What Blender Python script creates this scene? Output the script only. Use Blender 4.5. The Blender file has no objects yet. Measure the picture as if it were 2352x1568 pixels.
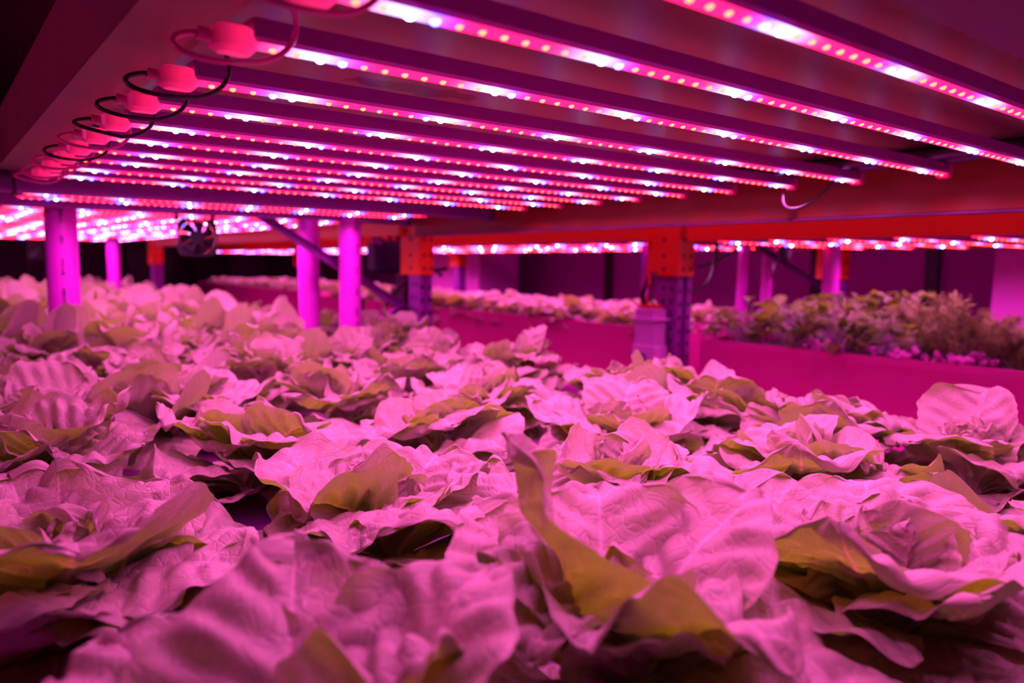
import bpy, math, random
import numpy as np
from mathutils import Matrix, Vector, Euler
PI = math.pi
C = bpy.context.scene.collection
sc = bpy.context.scene
EYE = 1.5                      # height of the lens above the floor; every z below is given relative to it

# ------------------------------------------------------------------ camera, world, exposure
cd = bpy.data.cameras.new('camera'); cam = bpy.data.objects.new('camera', cd); C.objects.link(cam)
R3 = Matrix(((0.7898, 0.0524, -0.6111), (-0.6132, 0.0877, -0.7851), (0.0124, 0.9948, 0.1014)))
cam.matrix_world = Matrix.Translation((0, 0, EYE)) @ R3.to_4x4()
cd.sensor_width = 36; cd.lens = 26.5726; cd.clip_start = 0.02; cd.clip_end = 60
cd.dof.use_dof = True; cd.dof.focus_distance = 0.85; cd.dof.aperture_fstop = 3.6
sc.camera = cam
w = bpy.data.worlds.new('world'); sc.world = w; w.use_nodes = True
w.node_tree.nodes['Background'].inputs[0].default_value = (1.0, 0.05, 0.55, 1)
w.node_tree.nodes['Background'].inputs[1].default_value = 0.04
sc.view_settings.view_transform = 'Standard'; sc.view_settings.look = 'None'
sc.view_settings.gamma = 1; sc.view_settings.use_curve_mapping = False
sc.view_settings.exposure = 0.0
LIGHT = (1.0, 0.15, 0.71)       # mix of the red, white and blue diodes
AISLE_FILL = 5.5                   # watts of one added fill lamp over the aisle
SPOT = 1.34                    # watts of one module's lamp in the near bay
sc.cycles.use_denoising = True
sc.cycles.sample_clamp_indirect = 2.5
sc.cycles.sample_clamp_direct = 0
sc.cycles.max_bounces = 4; sc.cycles.diffuse_bounces = 2; sc.cycles.glossy_bounces = 2
sc.cycles.transmission_bounces = 3; sc.cycles.transparent_max_bounces = 4
sc.cycles.caustics_reflective = False; sc.cycles.caustics_refractive = False
sc.cycles.use_light_tree = True
sc.cycles.use_adaptive_sampling = True; sc.cycles.adaptive_threshold = .12; sc.cycles.adaptive_min_samples = 24

# ------------------------------------------------------------------ helpers
def tag(o, label=None, cat=None, group=None, kind=None):
    if label: o['label'] = label
    if cat: o['category'] = cat
    if group: o['group'] = group
    if kind: o['kind'] = kind
    return o
def empty(name, loc, rz=0):
    o = bpy.data.objects.new(name, None); C.objects.link(o)
    o.location = (loc[0], loc[1], loc[2] + EYE); o.rotation_euler = (0, 0, rz); o.empty_display_size = .02
    return o
def copy_tree(o, parent=None):
    c = o.copy(); C.objects.link(c)
    if parent is not None: c.parent = parent
    for ch in o.children: copy_tree(ch, c)
    return c
class MB:
    def __init__(s): s.v = []; s.f = []; s.m = []; s.sm = []
    def add(s, vs, fs, m=0, smooth=False):
        n = len(s.v); s.v += [tuple(v) for v in vs]
        for f in fs: s.f.append([i + n for i in f]); s.m.append(m); s.sm.append(smooth)
    def box(s, a, b, m=0, bev=0.0):
        x0, y0, z0 = a; x1, y1, z1 = b
        if bev <= 0:
            s.add([(x0,y0,z0),(x1,y0,z0),(x1,y1,z0),(x0,y1,z0),(x0,y0,z1),(x1,y0,z1),(x1,y1,z1),(x0,y1,z1)],
                  [(0,3,2,1),(4,5,6,7),(0,1,5,4),(1,2,6,5),(2,3,7,6),(3,0,4,7)], m)
        else:   # prism along z with chamfered vertical edges and chamfered rims
            def ring(i, z):
                X0, X1, Y0, Y1 = x0+i, x1-i, y0+i, y1-i; c = bev
                return [(X0+c,Y0,z),(X1-c,Y0,z),(X1,Y0+c,z),(X1,Y1-c,z),(X1-c,Y1,z),(X0+c,Y1,z),(X0,Y1-c,z),(X0,Y0+c,z)]
            r = ring(bev, z0) + ring(0, z0+bev) + ring(0, z1-bev) + ring(bev, z1)
            fs = [tuple(range(7, -1, -1)), tuple(range(24, 32))]
            for k in range(3):
                for j in range(8): fs.append((k*8+j, k*8+(j+1) % 8, (k+1)*8+(j+1) % 8, (k+1)*8+j))
            s.add(r, fs, m)
        return s
    def prism(s, prof, p0, p1, m=0, up=(0,0,1), smooth=False, cap=True):
        """closed 2D profile (side, up) swept from p0 to p1"""
        p0, p1 = Vector(p0), Vector(p1); d = (p1-p0).normalized(); u = Vector(up)
        sd = d.cross(u).normalized(); u = sd.cross(d).normalized(); n = len(prof)
        vs = [p + sd*a + u*b for p in (p0, p1) for a, b in prof]
        fs = [(i, (i+1) % n, n+(i+1) % n, n+i) for i in range(n)]
        if cap: fs += [tuple(range(n-1, -1, -1)), tuple(range(n, 2*n))]
        s.add(vs, fs, m, smooth); return s
    def tube(s, pts, r, n=8, m=0, cap=True, smooth=True):
        pts = [Vector(p) for p in pts]; rings = []
        rr = r if isinstance(r, (list, tuple)) else [r]*len(pts)
        t0 = (pts[1]-pts[0]).normalized(); u = t0.orthogonal().normalized()
        for i, p in enumerate(pts):
            t = (pts[min(i+1, len(pts)-1)] - pts[max(i-1, 0)]).normalized()
            u = (u - t*u.dot(t)).normalized(); v = t.cross(u)
            rings.append([p + (u*math.cos(2*PI*k/n) + v*math.sin(2*PI*k/n))*rr[i] for k in range(n)])
        vs = [q for g in rings for q in g]; fs = []
        for i in range(len(pts)-1):
            for k in range(n): fs.append((i*n+k, i*n+(k+1) % n, (i+1)*n+(k+1) % n, (i+1)*n+k))
        s.add(vs, fs, m, smooth)
        if cap: s.add(rings[0], [tuple(range(n-1,-1,-1))], m); s.add(rings[-1], [tuple(range(n))], m)
        return s
    def dome(s, c, r, squash, m=0, n=8, k=3):      # half ball hanging down
        vs = [(c[0], c[1], c[2]-r*squash)]; fs = []
        for i in range(1, k+1):
            a = PI/2*i/k
            for j in range(n): vs.append((c[0]+r*math.sin(a)*math.cos(2*PI*j/n), c[1]+r*math.sin(a)*math.sin(2*PI*j/n), c[2]-r*squash*math.cos(a)))
        for j in range(n): fs.append((0, 1+(j+1) % n, 1+j))
        for i in range(k-1):
            for j in range(n): fs.append((1+i*n+j, 1+i*n+(j+1) % n, 1+(i+1)*n+(j+1) % n, 1+(i+1)*n+j))
        s.add(vs, fs, m, True); return s
    def mesh(s, name, mats):
        me = bpy.data.meshes.new(name); me.from_pydata(s.v, [], s.f)
        for m in (mats if isinstance(mats, (list, tuple)) else [mats]): me.materials.append(m)
        me.polygons.foreach_set('material_index', s.m); me.polygons.foreach_set('use_smooth', s.sm)
        me.update(); return me
    def build(s, name, mats, parent=None, z=0.0, loc=None):
        o = bpy.data.objects.new(name, s.mesh(name, mats)); C.objects.link(o)
        if parent is not None: o.parent = parent
        if loc is not None: o.location = loc
        elif parent is None: o.location = (0, 0, EYE)
        return o
def bez(p0, p1, p2, p3, n=14):
    p0, p1, p2, p3 = map(Vector, (p0, p1, p2, p3)); out = []
    for i in range(n+1):
        t = i/n; out.append(p0*(1-t)**3 + p1*3*t*(1-t)**2 + p2*3*t*t*(1-t) + p3*t**3)
    return out

# ------------------------------------------------------------------ materials
def nodes(name):
    m = bpy.data.materials.new(name); m.use_nodes = True; nt = m.node_tree
    for n in list(nt.nodes): nt.nodes.remove(n)
    out = nt.nodes.new('ShaderNodeOutputMaterial'); return m, nt, out
def N(nt, t, **kw):
    n = nt.nodes.new(t)
    for k, v in kw.items():
        if k.startswith('i_'): n.inputs[int(k[2:])].default_value = v
        else: setattr(n, k, v)
    return n
def math_(nt, op, a, b=None, c=None, clamp=False):
    n = nt.nodes.new('ShaderNodeMath'); n.operation = op; n.use_clamp = clamp
    for i, x in enumerate((a, b, c)):
        if x is None: continue
        if isinstance(x, (int, float)): n.inputs[i].default_value = x
        else: nt.links.new(x, n.inputs[i])
    return n.outputs[0]
def plain(name, col, rough=.5, metal=0.0, var=.12, scale=30, bump=.0, spec=.5):
    m, nt, out = nodes(name)
    b = N(nt, 'ShaderNodeBsdfPrincipled'); b.inputs['Roughness'].default_value = rough; b.inputs['Metallic'].default_value = metal
    b.inputs['Specular IOR Level'].default_value = spec
    tc = N(nt, 'ShaderNodeTexCoord'); no = N(nt, 'ShaderNodeTexNoise'); no.inputs['Scale'].default_value = scale; no.inputs['Detail'].default_value = 4
    nt.links.new(tc.outputs['Object'], no.inputs['Vector'])
    mx = N(nt, 'ShaderNodeMix', data_type='RGBA'); nt.links.new(no.outputs['Fac'], mx.inputs[0])
    mx.inputs[6].default_value = (*[c*(1-var) for c in col], 1); mx.inputs[7].default_value = (*[min(1, c*(1+var)) for c in col], 1)
    nt.links.new(mx.outputs[2], b.inputs['Base Color'])
    if bump:
        bu = N(nt, 'ShaderNodeBump'); bu.inputs['Strength'].default_value = bump; bu.inputs['Distance'].default_value = .002
        nt.links.new(no.outputs['Fac'], bu.inputs['Height']); nt.links.new(bu.outputs[0], b.inputs['Normal'])
    nt.links.new(b.outputs[0], out.inputs[0]); return m
def glow(name, col, k):
    m, nt, out = nodes(name); e = N(nt, 'ShaderNodeEmission'); e.inputs[0].default_value = (*col, 1); e.inputs[1].default_value = k
    nt.links.new(e.outputs[0], out.inputs[0]); m.cycles.emission_sampling = 'NONE'; return m

PITCH = .0194; X0B = .280      # diode spacing along a bar, place of the first blue one
def strip_mat(name, white_off):
    """glow of the diffuser: pink red, bluish white round the white diode, violet round the blue one"""
    m, nt, out = nodes(name); tc = N(nt, 'ShaderNodeTexCoord'); sx = N(nt, 'ShaderNodeSeparateXYZ')
    nt.links.new(tc.outputs['Object'], sx.inputs[0])
    ph = math_(nt, 'DIVIDE', math_(nt, 'SUBTRACT', sx.outputs[0], X0B), PITCH)          # diodes from the first blue
    def near(off, wd):      # bump around phase off (period 9)
        a = math_(nt, 'SUBTRACT', ph, off-4.5+900)
        a = math_(nt, 'SUBTRACT', math_(nt, 'MULTIPLY', math_(nt, 'FRACT', math_(nt, 'DIVIDE', math_(nt, 'ADD', a, 1800), 9)), 9), 4.5)
        a = math_(nt, 'DIVIDE', a, wd)
        return math_(nt, 'EXPONENT', math_(nt, 'MULTIPLY', math_(nt, 'MULTIPLY', a, a), -1))
    c1 = N(nt, 'ShaderNodeMix', data_type='RGBA'); c1.inputs[6].default_value = (3.0, .03, .36, 1); c1.inputs[7].default_value = (.6, .01, 3.2, 1)
    nt.links.new(near(0, .7), c1.inputs[0])
    c2 = N(nt, 'ShaderNodeMix', data_type='RGBA'); nt.links.new(c1.outputs[2], c2.inputs[6]); c2.inputs[7].default_value = (1.5, 1.3, 3.5, 1)
    nt.links.new(near(white_off*1.3, 1.15), c2.inputs[0])
    e = N(nt, 'ShaderNodeEmission'); nt.links.new(c2.outputs[2], e.inputs[0]); e.inputs[1].default_value = 1
    nt.links.new(e.outputs[0], out.inputs[0]); m.cycles.emission_sampling = 'NONE'; return m

def leaf_mat(name, top, trans, vein, rough=.42, tr=.36, bump=.6):
    m, nt, out = nodes(name); L = nt.links.new
    uv = N(nt, 'ShaderNodeUVMap'); uv.uv_map = 'uv'; sx = N(nt, 'ShaderNodeSeparateXYZ'); L(uv.outputs[0], sx.inputs[0])
    s_, t_ = sx.outputs[0], sx.outputs[1]
    no = N(nt, 'ShaderNodeTexNoise'); no.inputs['Scale'].default_value = 7; L(uv.outputs[0], no.inputs['Vector'])
    at = math_(nt, 'ABSOLUTE', math_(nt, 'SUBTRACT', math_(nt, 'MULTIPLY', t_, 2), 1))
    mid = math_(nt, 'SUBTRACT', 1, math_(nt, 'DIVIDE', at, math_(nt, 'MULTIPLY_ADD', s_, -.085, .10)), clamp=True)
    q = math_(nt, 'ADD', math_(nt, 'MULTIPLY_ADD', s_, 7, math_(nt, 'MULTIPLY', at, -1.9)), math_(nt, 'MULTIPLY', math_(nt, 'SUBTRACT', no.outputs['Fac'], .5), 1.6))
    fr = math_(nt, 'ABSOLUTE', math_(nt, 'SUBTRACT', math_(nt, 'FRACT', math_(nt, 'ADD', q, .5)), .5))
    lat = math_(nt, 'SUBTRACT', 1, math_(nt, 'DIVIDE', fr, math_(nt, 'MULTIPLY_ADD', at, -.06, .085)), clamp=True)
    lat = math_(nt, 'MULTIPLY', lat, math_(nt, 'SUBTRACT', 1.15, at, clamp=True))
    vo = N(nt, 'ShaderNodeTexVoronoi', feature='DISTANCE_TO_EDGE'); vo.inputs['Scale'].default_value = 13
    wp = N(nt, 'ShaderNodeVectorMath', operation='ADD'); L(uv.outputs[0], wp.inputs[0])
    w2 = N(nt, 'ShaderNodeVectorMath', operation='SCALE'); L(no.outputs['Color'], w2.inputs[0]); w2.inputs[3].default_value = .12; L(w2.outputs[0], wp.inputs[1])
    L(wp.outputs[0], vo.inputs['Vector'])
    ter = math_(nt, 'SUBTRACT', 1, math_(nt, 'DIVIDE', vo.outputs['Distance'], .035), clamp=True)
    v = math_(nt, 'MAXIMUM', mid, math_(nt, 'MAXIMUM', math_(nt, 'MULTIPLY', lat, .75), math_(nt, 'MULTIPLY', ter, .35)), clamp=True)
    n2 = N(nt, 'ShaderNodeTexNoise'); n2.inputs['Scale'].default_value = 3.5; n2.inputs['Detail'].default_value = 5
    tc = N(nt, 'ShaderNodeTexCoord'); L(uv.outputs[0], n2.inputs['Vector'])
    oi = N(nt, 'ShaderNodeObjectInfo')
    f = math_(nt, 'ADD', math_(nt, 'MULTIPLY', n2.outputs['Fac'], .7), math_(nt, 'MULTIPLY', oi.outputs['Random'], .35), clamp=True)
    ca = N(nt, 'ShaderNodeMix', data_type='RGBA'); L(f, ca.inputs[0])
    ca.inputs[6].default_value = (*[c*.8 for c in top], 1); ca.inputs[7].default_value = (*[min(1, c*1.18) for c in top], 1)
    cb = N(nt, 'ShaderNodeMix', data_type='RGBA'); L(v, cb.inputs[0]); L(ca.outputs[2], cb.inputs[6]); cb.inputs[7].default_value = (*vein, 1)
    ct = N(nt, 'ShaderNodeMix', data_type='RGBA'); L(math_(nt, 'MULTIPLY', v, .6), ct.inputs[0]); ct.inputs[6].default_value = (*trans, 1); ct.inputs[7].default_value = (vein[0]*.9, vein[1]*.8, vein[2]*.25, 1)
    n3 = N(nt, 'ShaderNodeTexNoise'); n3.inputs['Scale'].default_value = 90; n3.inputs['Detail'].default_value = 3; L(uv.outputs[0], n3.inputs['Vector'])
    puff = math_(nt, 'MULTIPLY', math_(nt, 'MINIMUM', vo.outputs['Distance'], .12), 3.0)
    h = math_(nt, 'ADD', math_(nt, 'SUBTRACT', puff, math_(nt, 'MULTIPLY', v, .35)), math_(nt, 'MULTIPLY', n3.outputs['Fac'], .10))
    bu = N(nt, 'ShaderNodeBump'); bu.inputs['Strength'].default_value = bump; bu.inputs['Distance'].default_value = .0018; L(h, bu.inputs['Height'])
    d = N(nt, 'ShaderNodeBsdfPrincipled'); L(cb.outputs[2], d.inputs['Base Color']); d.inputs['Roughness'].default_value = rough
    d.inputs['Specular IOR Level'].default_value = .4; L(bu.outputs[0], d.inputs['Normal'])
    t = N(nt, 'ShaderNodeBsdfTranslucent'); L(ct.outputs[2], t.inputs[0]); L(bu.outputs[0], t.inputs[1])
    mx = N(nt, 'ShaderNodeMixShader'); mx.inputs[0].default_value = tr; L(d.outputs[0], mx.inputs[1]); L(t.outputs[0], mx.inputs[2])
    L(mx.outputs[0], out.inputs[0]); return m

M = {}
M['leaf'] = leaf_mat('lettuce leaf', (.63, .43, .42), (.27, .60, .008), (.97, .66, .74))
M['leaf_small'] = leaf_mat('young lettuce leaf', (.78, .42, .60), (.45, .55, .02), (.95, .7, .85))
M['leaf_dark'] = leaf_mat('strawberry leaf', (.22, .30, .07), (.35, .55, .015), (.5, .4, .4))
M['dill'] = plain('dill fronds', (.30, .32, .08), .6)
M['stem'] = plain('pale stem', (.6, .35, .6), .5)
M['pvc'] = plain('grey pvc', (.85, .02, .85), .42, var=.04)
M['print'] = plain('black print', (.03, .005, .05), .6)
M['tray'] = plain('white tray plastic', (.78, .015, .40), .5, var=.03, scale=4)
M['raft'] = plain('floating raft foam', (.20, .012, .22), .35, var=.1)
M['steel'] = plain('galvanised steel', (.36, .035, .48), .38, .35, var=.2, scale=60)
M['steel_dark'] = plain('dull steel', (.10, .012, .11), .42, .4, var=.25, scale=40)
M['housing'] = plain('aluminium bar housing', (.55, .04, .55), .33, .3, var=.08)
M['orange_shaded'] = plain('shaded orange enamel', (.30, .018, .008), .5, var=.08, scale=9)  # orange darkened to paint in the shade on the near beam's inner side
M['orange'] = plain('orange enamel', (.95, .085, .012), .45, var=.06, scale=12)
M['black'] = plain('black plastic', (.012, .006, .02), .3)
M['cable'] = plain('dark rubber cable', (.02, .004, .02), .4)
M['pinkcap'] = plain('clear pink plastic', (.95, .06, .42), .25)
M['device'] = plain('white device plastic', (.75, .22, .85), .4, var=.03)
M['bluebox'] = plain('navy plastic', (.010, .004, .05), .5)
M['wallp'] = plain('wall panel', (.42, .02, .40), .6, var=.06, scale=2)
M['walld'] = plain('dark wall', (.10, .01, .09), .7, var=.1, scale=2)
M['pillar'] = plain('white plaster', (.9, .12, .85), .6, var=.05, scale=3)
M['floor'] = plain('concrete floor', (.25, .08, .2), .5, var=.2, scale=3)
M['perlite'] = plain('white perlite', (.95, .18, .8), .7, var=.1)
M['soil'] = plain('dark substrate', (.04, .012, .03), .9, var=.4)
M['wirer'] = plain('red wire', (.8, .03, .02), .4)
M['aisle_fill_tube'] = glow('aisle fill tube', (20, .8, 8), 1)
M['red'] = glow('red diode', (30, .75, .38), 1); M['white'] = glow('white diode', (16, 12, 26), 1); M['blue'] = glow('blue diode', (1.5, 1.3, 30), 1)
def plug_mat():  # emission stands in for diode light carried through the plastic
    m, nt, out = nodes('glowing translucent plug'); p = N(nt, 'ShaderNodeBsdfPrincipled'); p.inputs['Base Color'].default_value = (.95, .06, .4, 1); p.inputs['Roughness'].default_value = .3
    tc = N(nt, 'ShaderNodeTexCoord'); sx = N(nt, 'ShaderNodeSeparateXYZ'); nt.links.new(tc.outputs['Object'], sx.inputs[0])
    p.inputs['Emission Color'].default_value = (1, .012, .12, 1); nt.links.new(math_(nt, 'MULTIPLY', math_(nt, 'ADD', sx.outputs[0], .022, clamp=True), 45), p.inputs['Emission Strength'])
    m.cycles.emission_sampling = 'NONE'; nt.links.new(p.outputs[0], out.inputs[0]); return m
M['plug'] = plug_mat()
M['stripA'] = strip_mat('bar glow, white before blue', -1); M['stripB'] = strip_mat('bar glow, white after blue', 1)

def plate_mat():
    m, nt, out = nodes('shelf underside'); L = nt.links.new
    b = N(nt, 'ShaderNodeBsdfPrincipled'); b.inputs['Roughness'].default_value = .42; b.inputs['Specular IOR Level'].default_value = .3
    tc = N(nt, 'ShaderNodeTexCoord'); no = N(nt, 'ShaderNodeTexNoise'); no.inputs['Scale'].default_value = 5; no.inputs['Detail'].default_value = 6
    mp = N(nt, 'ShaderNodeMapping'); mp.inputs['Scale'].default_value = (.5, 3, 1); L(tc.outputs['Object'], mp.inputs[0]); L(mp.outputs[0], no.inputs['Vector'])
    c = N(nt, 'ShaderNodeMix', data_type='RGBA'); L(no.outputs['Fac'], c.inputs[0]); c.inputs[6].default_value = (.15, .06, .065, 1); c.inputs[7].default_value = (.27, .12, .11, 1)
    # rust stain between the third and fourth bar
    mp2 = N(nt, 'ShaderNodeMapping'); mp2.inputs['Location'].default_value = (-.475, -.80, -.21); L(tc.outputs['Object'], mp2.inputs[0])
    mp3 = N(nt, 'ShaderNodeMapping'); mp3.inputs['Rotation'].default_value = (0, 0, -.35); mp3.inputs['Scale'].default_value = (11, 38, 1); L(mp2.outputs[0], mp3.inputs[0])
    ln = N(nt, 'ShaderNodeVectorMath', operation='LENGTH'); L(mp3.outputs[0], ln.inputs[0])
    n2 = N(nt, 'ShaderNodeTexNoise'); n2.inputs['Scale'].default_value = 30; n2.inputs['Detail'].default_value = 4; L(tc.outputs['Object'], n2.inputs['Vector'])
    f = math_(nt, 'MULTIPLY', math_(nt, 'SUBTRACT', math_(nt, 'MULTIPLY_ADD', n2.outputs['Fac'], 1.6, .2), ln.outputs['Value']), 5, clamp=True)
    c2 = N(nt, 'ShaderNodeMix', data_type='RGBA'); L(f, c2.inputs[0]); L(c.outputs[2], c2.inputs[6]); c2.inputs[7].default_value = (.05, .003, .004, 1)
    L(c2.outputs[2], b.inputs['Base Color'])
    bu = N(nt, 'ShaderNodeBump'); bu.inputs['Strength'].default_value = .25; bu.inputs['Distance'].default_value = .002; L(no.outputs['Fac'], bu.inputs['Height']); L(bu.outputs[0], b.inputs['Normal'])
    L(b.outputs[0], out.inputs[0]); return m
M['plate'] = plate_mat()

# ------------------------------------------------------------------ the room
def struct(name, a, b, m):
    o = MB().box(a, b).build(name, m); o['kind'] = 'structure'; return o
struct('floor', (-2, -2, -1.55), (5.2, 12, -1.5), M['floor'])
struct('ceiling', (-2, -2, 1.5), (5.2, 12, 1.55), M['walld'])
struct('wall_left', (-2.1, -2, -1.5), (-2, 12, 1.5), M['walld'])
struct('wall_near', (-2, -2.1, -1.5), (5.2, -2, 1.5), M['walld'])
struct('wall_far', (-2, 12, -1.5), (5.2, 12.1, 1.5), M['wallp'])
struct('wall_right', (4.3, -2, -1.5), (4.4, 12, 1.5), M['wallp'])
# black joints and openings of the right hand wall (seen between the shelves)
for i, (ya, yb) in enumerate(((4.24, 4.30), (2.47, 2.53), (1.80, 1.865))):
    struct('trim_%d' % (i+1), (4.26, ya, -1.5), (4.3, yb, 1.5), M['black'])

# ------------------------------------------------------------------ lettuce leaves
rng = np.random.RandomState(7)
def smooth(x, a, b):
    t = np.clip((x-a)/(b-a), 0, 1); return t*t*(3-2*t)
def leaf_arrays(L, W, th0, th1, seed, nu, nv, cup=.25, ruf=.12, puck=.02, fold=0., wb=.15, curl=0., power=1.3):
    r = np.random.RandomState(seed); S = 1-(1-np.linspace(0, 1, nu))**1.45; T = np.linspace(-1, 1, nv)
    s, t = np.meshgrid(S, T, indexing='ij'); sm = .57
    w = np.where(s < sm, wb+(1-wb)*np.sin(PI/2*np.clip((s-.08)/(sm-.08), 0, 1))**1.25, np.clip(1-((s-sm)/(1-sm))**2.3, 0, 1)**.5)
    ph = r.rand(12)*6.28; at = np.abs(t)
    w = w*(1+.05*np.sin(7*s+ph[0]*np.sign(t))+.03*np.sin(17*s+ph[1]+t)+.012*np.sin(60*s+ph[2]))
    yf = t*w*W/2; xf = s*L*(1+0*t) - .10*L*at**2.2*smooth(s, .3, 1)
    xf = xf + .02*L*np.sin(9*t+ph[3])*smooth(s, .75, 1)
    # centre line
    fine = np.linspace(0, 1, 200); th = np.radians(th0 + (th1-th0)*fine**power + curl*smooth(fine, .75, 1))
    cx = np.concatenate([[0], np.cumsum(np.cos(th[:-1]))])/199*L; cz = np.concatenate([[0], np.cumsum(np.sin(th[:-1]))])/199*L
    sp = np.clip(xf/L, 0, 1); X = np.interp(sp, fine, cx); Z = np.interp(sp, fine, cz); TH = np.interp(sp, fine, th)
    m = 1-(1-at**2)*(1-smooth(s, .72, 1)**1.5); m = m*smooth(s, .12, .42)
    phi = np.arctan2(yf, xf-.45*L)
    rf = ruf*L*m**2.4*(np.sin(3*phi+ph[4])+.5*np.sin(6*phi+ph[5])+.16*np.sin(13*phi+ph[6]))*.6
    q = s*7-1.9*at
    cell = np.abs(np.sin(PI*q))**1.4*np.sin(PI*np.clip(at, .02, 1))**.7
    mod = .5+.5*np.sin(23*xf/L+ph[7])*np.sin(19*yf/L+ph[8])
    pk = puck*L*(cell*(.4+.9*mod)-.3)*smooth(s, .1, .35)
    nz = 0
    for k in range(6):
        a, b, p = r.randn()*9, r.randn()*9, r.rand()*6.28; nz = nz + np.sin(a*xf/L+b*yf/L+p)
    nz = nz*.011*L*smooth(s, .15, .6)
    for k in range(5):
        a, b, p = r.randn()*26, r.randn()*26, r.rand()*6.28; nz = nz + np.sin(a*xf/L+b*yf/L+p)*.0016*L
    rib = -.022*L*np.exp(-(yf/(.022*W))**2)*(1-s*.75)
    h = cup*at**2*w*W/2 + fold*np.maximum(t, 0)**1.5*w*W/2 + rf + pk + nz + rib
    Yc = yf*(1-.10*abs(cup)*at)
    P = np.stack([X-np.sin(TH)*h, Yc, Z+np.cos(TH)*h], -1).reshape(-1, 3)
    idx = np.arange(nu*nv).reshape(nu, nv)
    F = np.stack([idx[:-1, :-1], idx[1:, :-1], idx[1:, 1:], idx[:-1, 1:]], -1).reshape(-1, 4)
    UV = np.stack([s, (t+1)/2], -1).reshape(-1, 2)
    return P, F, UV
def mesh_np(name, P, F, UV, mat):
    me = bpy.data.meshes.new(name); me.vertices.add(len(P)); me.vertices.foreach_set('co', P.astype(np.float32).ravel())
    me.loops.add(F.size); me.loops.foreach_set('vertex_index', F.astype(np.int32).ravel())
    me.polygons.add(len(F)); me.polygons.foreach_set('loop_start', np.arange(0, F.size, 4, dtype=np.int32))
    me.polygons.foreach_set('loop_total', np.full(len(F), 4, dtype=np.int32))
    me.polygons.foreach_set('use_smooth', np.ones(len(F), dtype=bool))
    uv = me.uv_layers.new(name='uv'); uv.data.foreach_set('uv', UV[F.ravel()].astype(np.float32).ravel())
    me.materials.append(mat); me.update(calc_edges=True); return me
KIND = {   # L, W, th0, th1, cup, ruffle, pucker
    'under': dict(L=.170, W=.160, th0=12, th1=-16, cup=.05, ruf=.07, puck=.030),
    'outer': dict(L=.176, W=.165, th0=24, th1=-34, cup=.05, ruf=.085, puck=.034),
    'mid':   dict(L=.160, W=.158, th0=57, th1=-28, cup=.10, ruf=.095, puck=.046),
    'tall':  dict(L=.168, W=.150, th0=72, th1=30, cup=.22, ruf=.08, puck=.045),
    'inner': dict(L=.125, W=.130, th0=74, th1=0, cup=.30, ruf=.10, puck=.062),
    'heart': dict(L=.080, W=.082, th0=84, th1=58, cup=.75, ruf=.18, puck=.08),
}
def variant(kind, seed, nu, nv):
    k = dict(KIND[kind]); r = np.random.RandomState(seed*31+5)
    k['L'] *= .86+.26*r.rand(); k['W'] *= .80+.36*r.rand(); k['th0'] += r.randn()*9; k['th1'] += r.randn()*20
    k['cup'] += r.randn()*.20; k['fold'] = max(0, r.randn()*.5)*r.choice([-1, 1]); k['curl'] = r.choice([0, -70, -110, 0, 50])*r.rand(); k['ruf'] *= .5+1.0*r.rand()
    return leaf_arrays(seed=seed, nu=nu, nv=nv, **k)
def leaf_pool(nu, nv, n, mat, tagname):
    return {k: [mesh_np('%s_leaf' % tagname, *variant(k, 100*i+hash_(k), nu, nv), mat) for i in range(n)] for k in KIND}
def hash_(k): return {'tall': 6, 'under': 5, 'outer': 1, 'mid': 2, 'inner': 3, 'heart': 4}[k]
RING = (('under', 6, .012, -.012), ('outer', 7, .012, -.004), ('mid', 6, .014, .012), ('inner', 5, .012, .022), ('heart', 4, .006, .03))
def head_layout(seed, big=1.0, tall=0):
    r = random.Random(seed); a = r.random()*6.28; out = []
    for kind, n, rad, z in RING + ((('tall', tall, .012, .004),) if tall else ()):
        for i in range(n):
            a += 2.39996+r.uniform(-.25, .25)
            out.append((kind, a, rad, z+r.uniform(-.004, .006), r.uniform(-.24, .24), r.uniform(-.30, .30), big*r.uniform(.88, 1.12)))
    return out
def place_m(a, rad, z, tilt, roll, s):
    return (Matrix.Rotation(a, 4, 'Z') @ Matrix.Translation((rad, 0, z)) @ Matrix.Rotation(-tilt, 4, 'Y') @ Matrix.Rotation(roll, 4, 'X') @ Matrix.Diagonal((s, s, s, 1)))
POOL = leaf_pool(58, 40, 7, M['leaf'], 'lettuce')
BED_Z = -.345
def root_base():
    return MB().tube([(0, 0, -.012), (0, 0, .01), (0, 0, .035)], [.013, .017, .008], 10)
base_me = root_base().mesh('stem_base', M['stem'])
def near_head(x, y, z, seed, big, label, group=None, custom=None, skip=(), tall=0):
    t = empty('lettuce_head', (x, y, z)); tag(t, label, 'lettuce', group)
    b = bpy.data.objects.new('stem_base', base_me); C.objects.link(b); b.parent = t
    r = random.Random(seed*7+1)
    if not custom: t.rotation_euler = (r.uniform(-.16, .16), r.uniform(-.16, .16), 0); t.location.z += r.uniform(-.012, .018)
    for i, q in enumerate(custom or ()):      # leaves shaped one by one: (azimuth in degrees, leaf parameters)
        az, kw = q; P, F, U = leaf_arrays(seed=seed*3+i, nu=64, nv=44, **kw)
        o = bpy.data.objects.new('leaf', mesh_np('lettuce_leaf', P, F, U, M['leaf'])); C.objects.link(o); o.parent = t
        o.matrix_local = place_m(math.radians(az), .012, kw['L']*.05, 0, 0, 1)
    for kind, a, rad, zz, tilt, roll, s in head_layout(seed, big, tall):
        if kind in skip: continue
        o = bpy.data.objects.new({'heart': 'heart_leaf'}.get(kind, 'leaf'), r.choice(POOL[kind])); C.objects.link(o)
        o.parent = t; o.matrix_local = place_m(a, rad, zz, tilt, roll, s)
    return t
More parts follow.
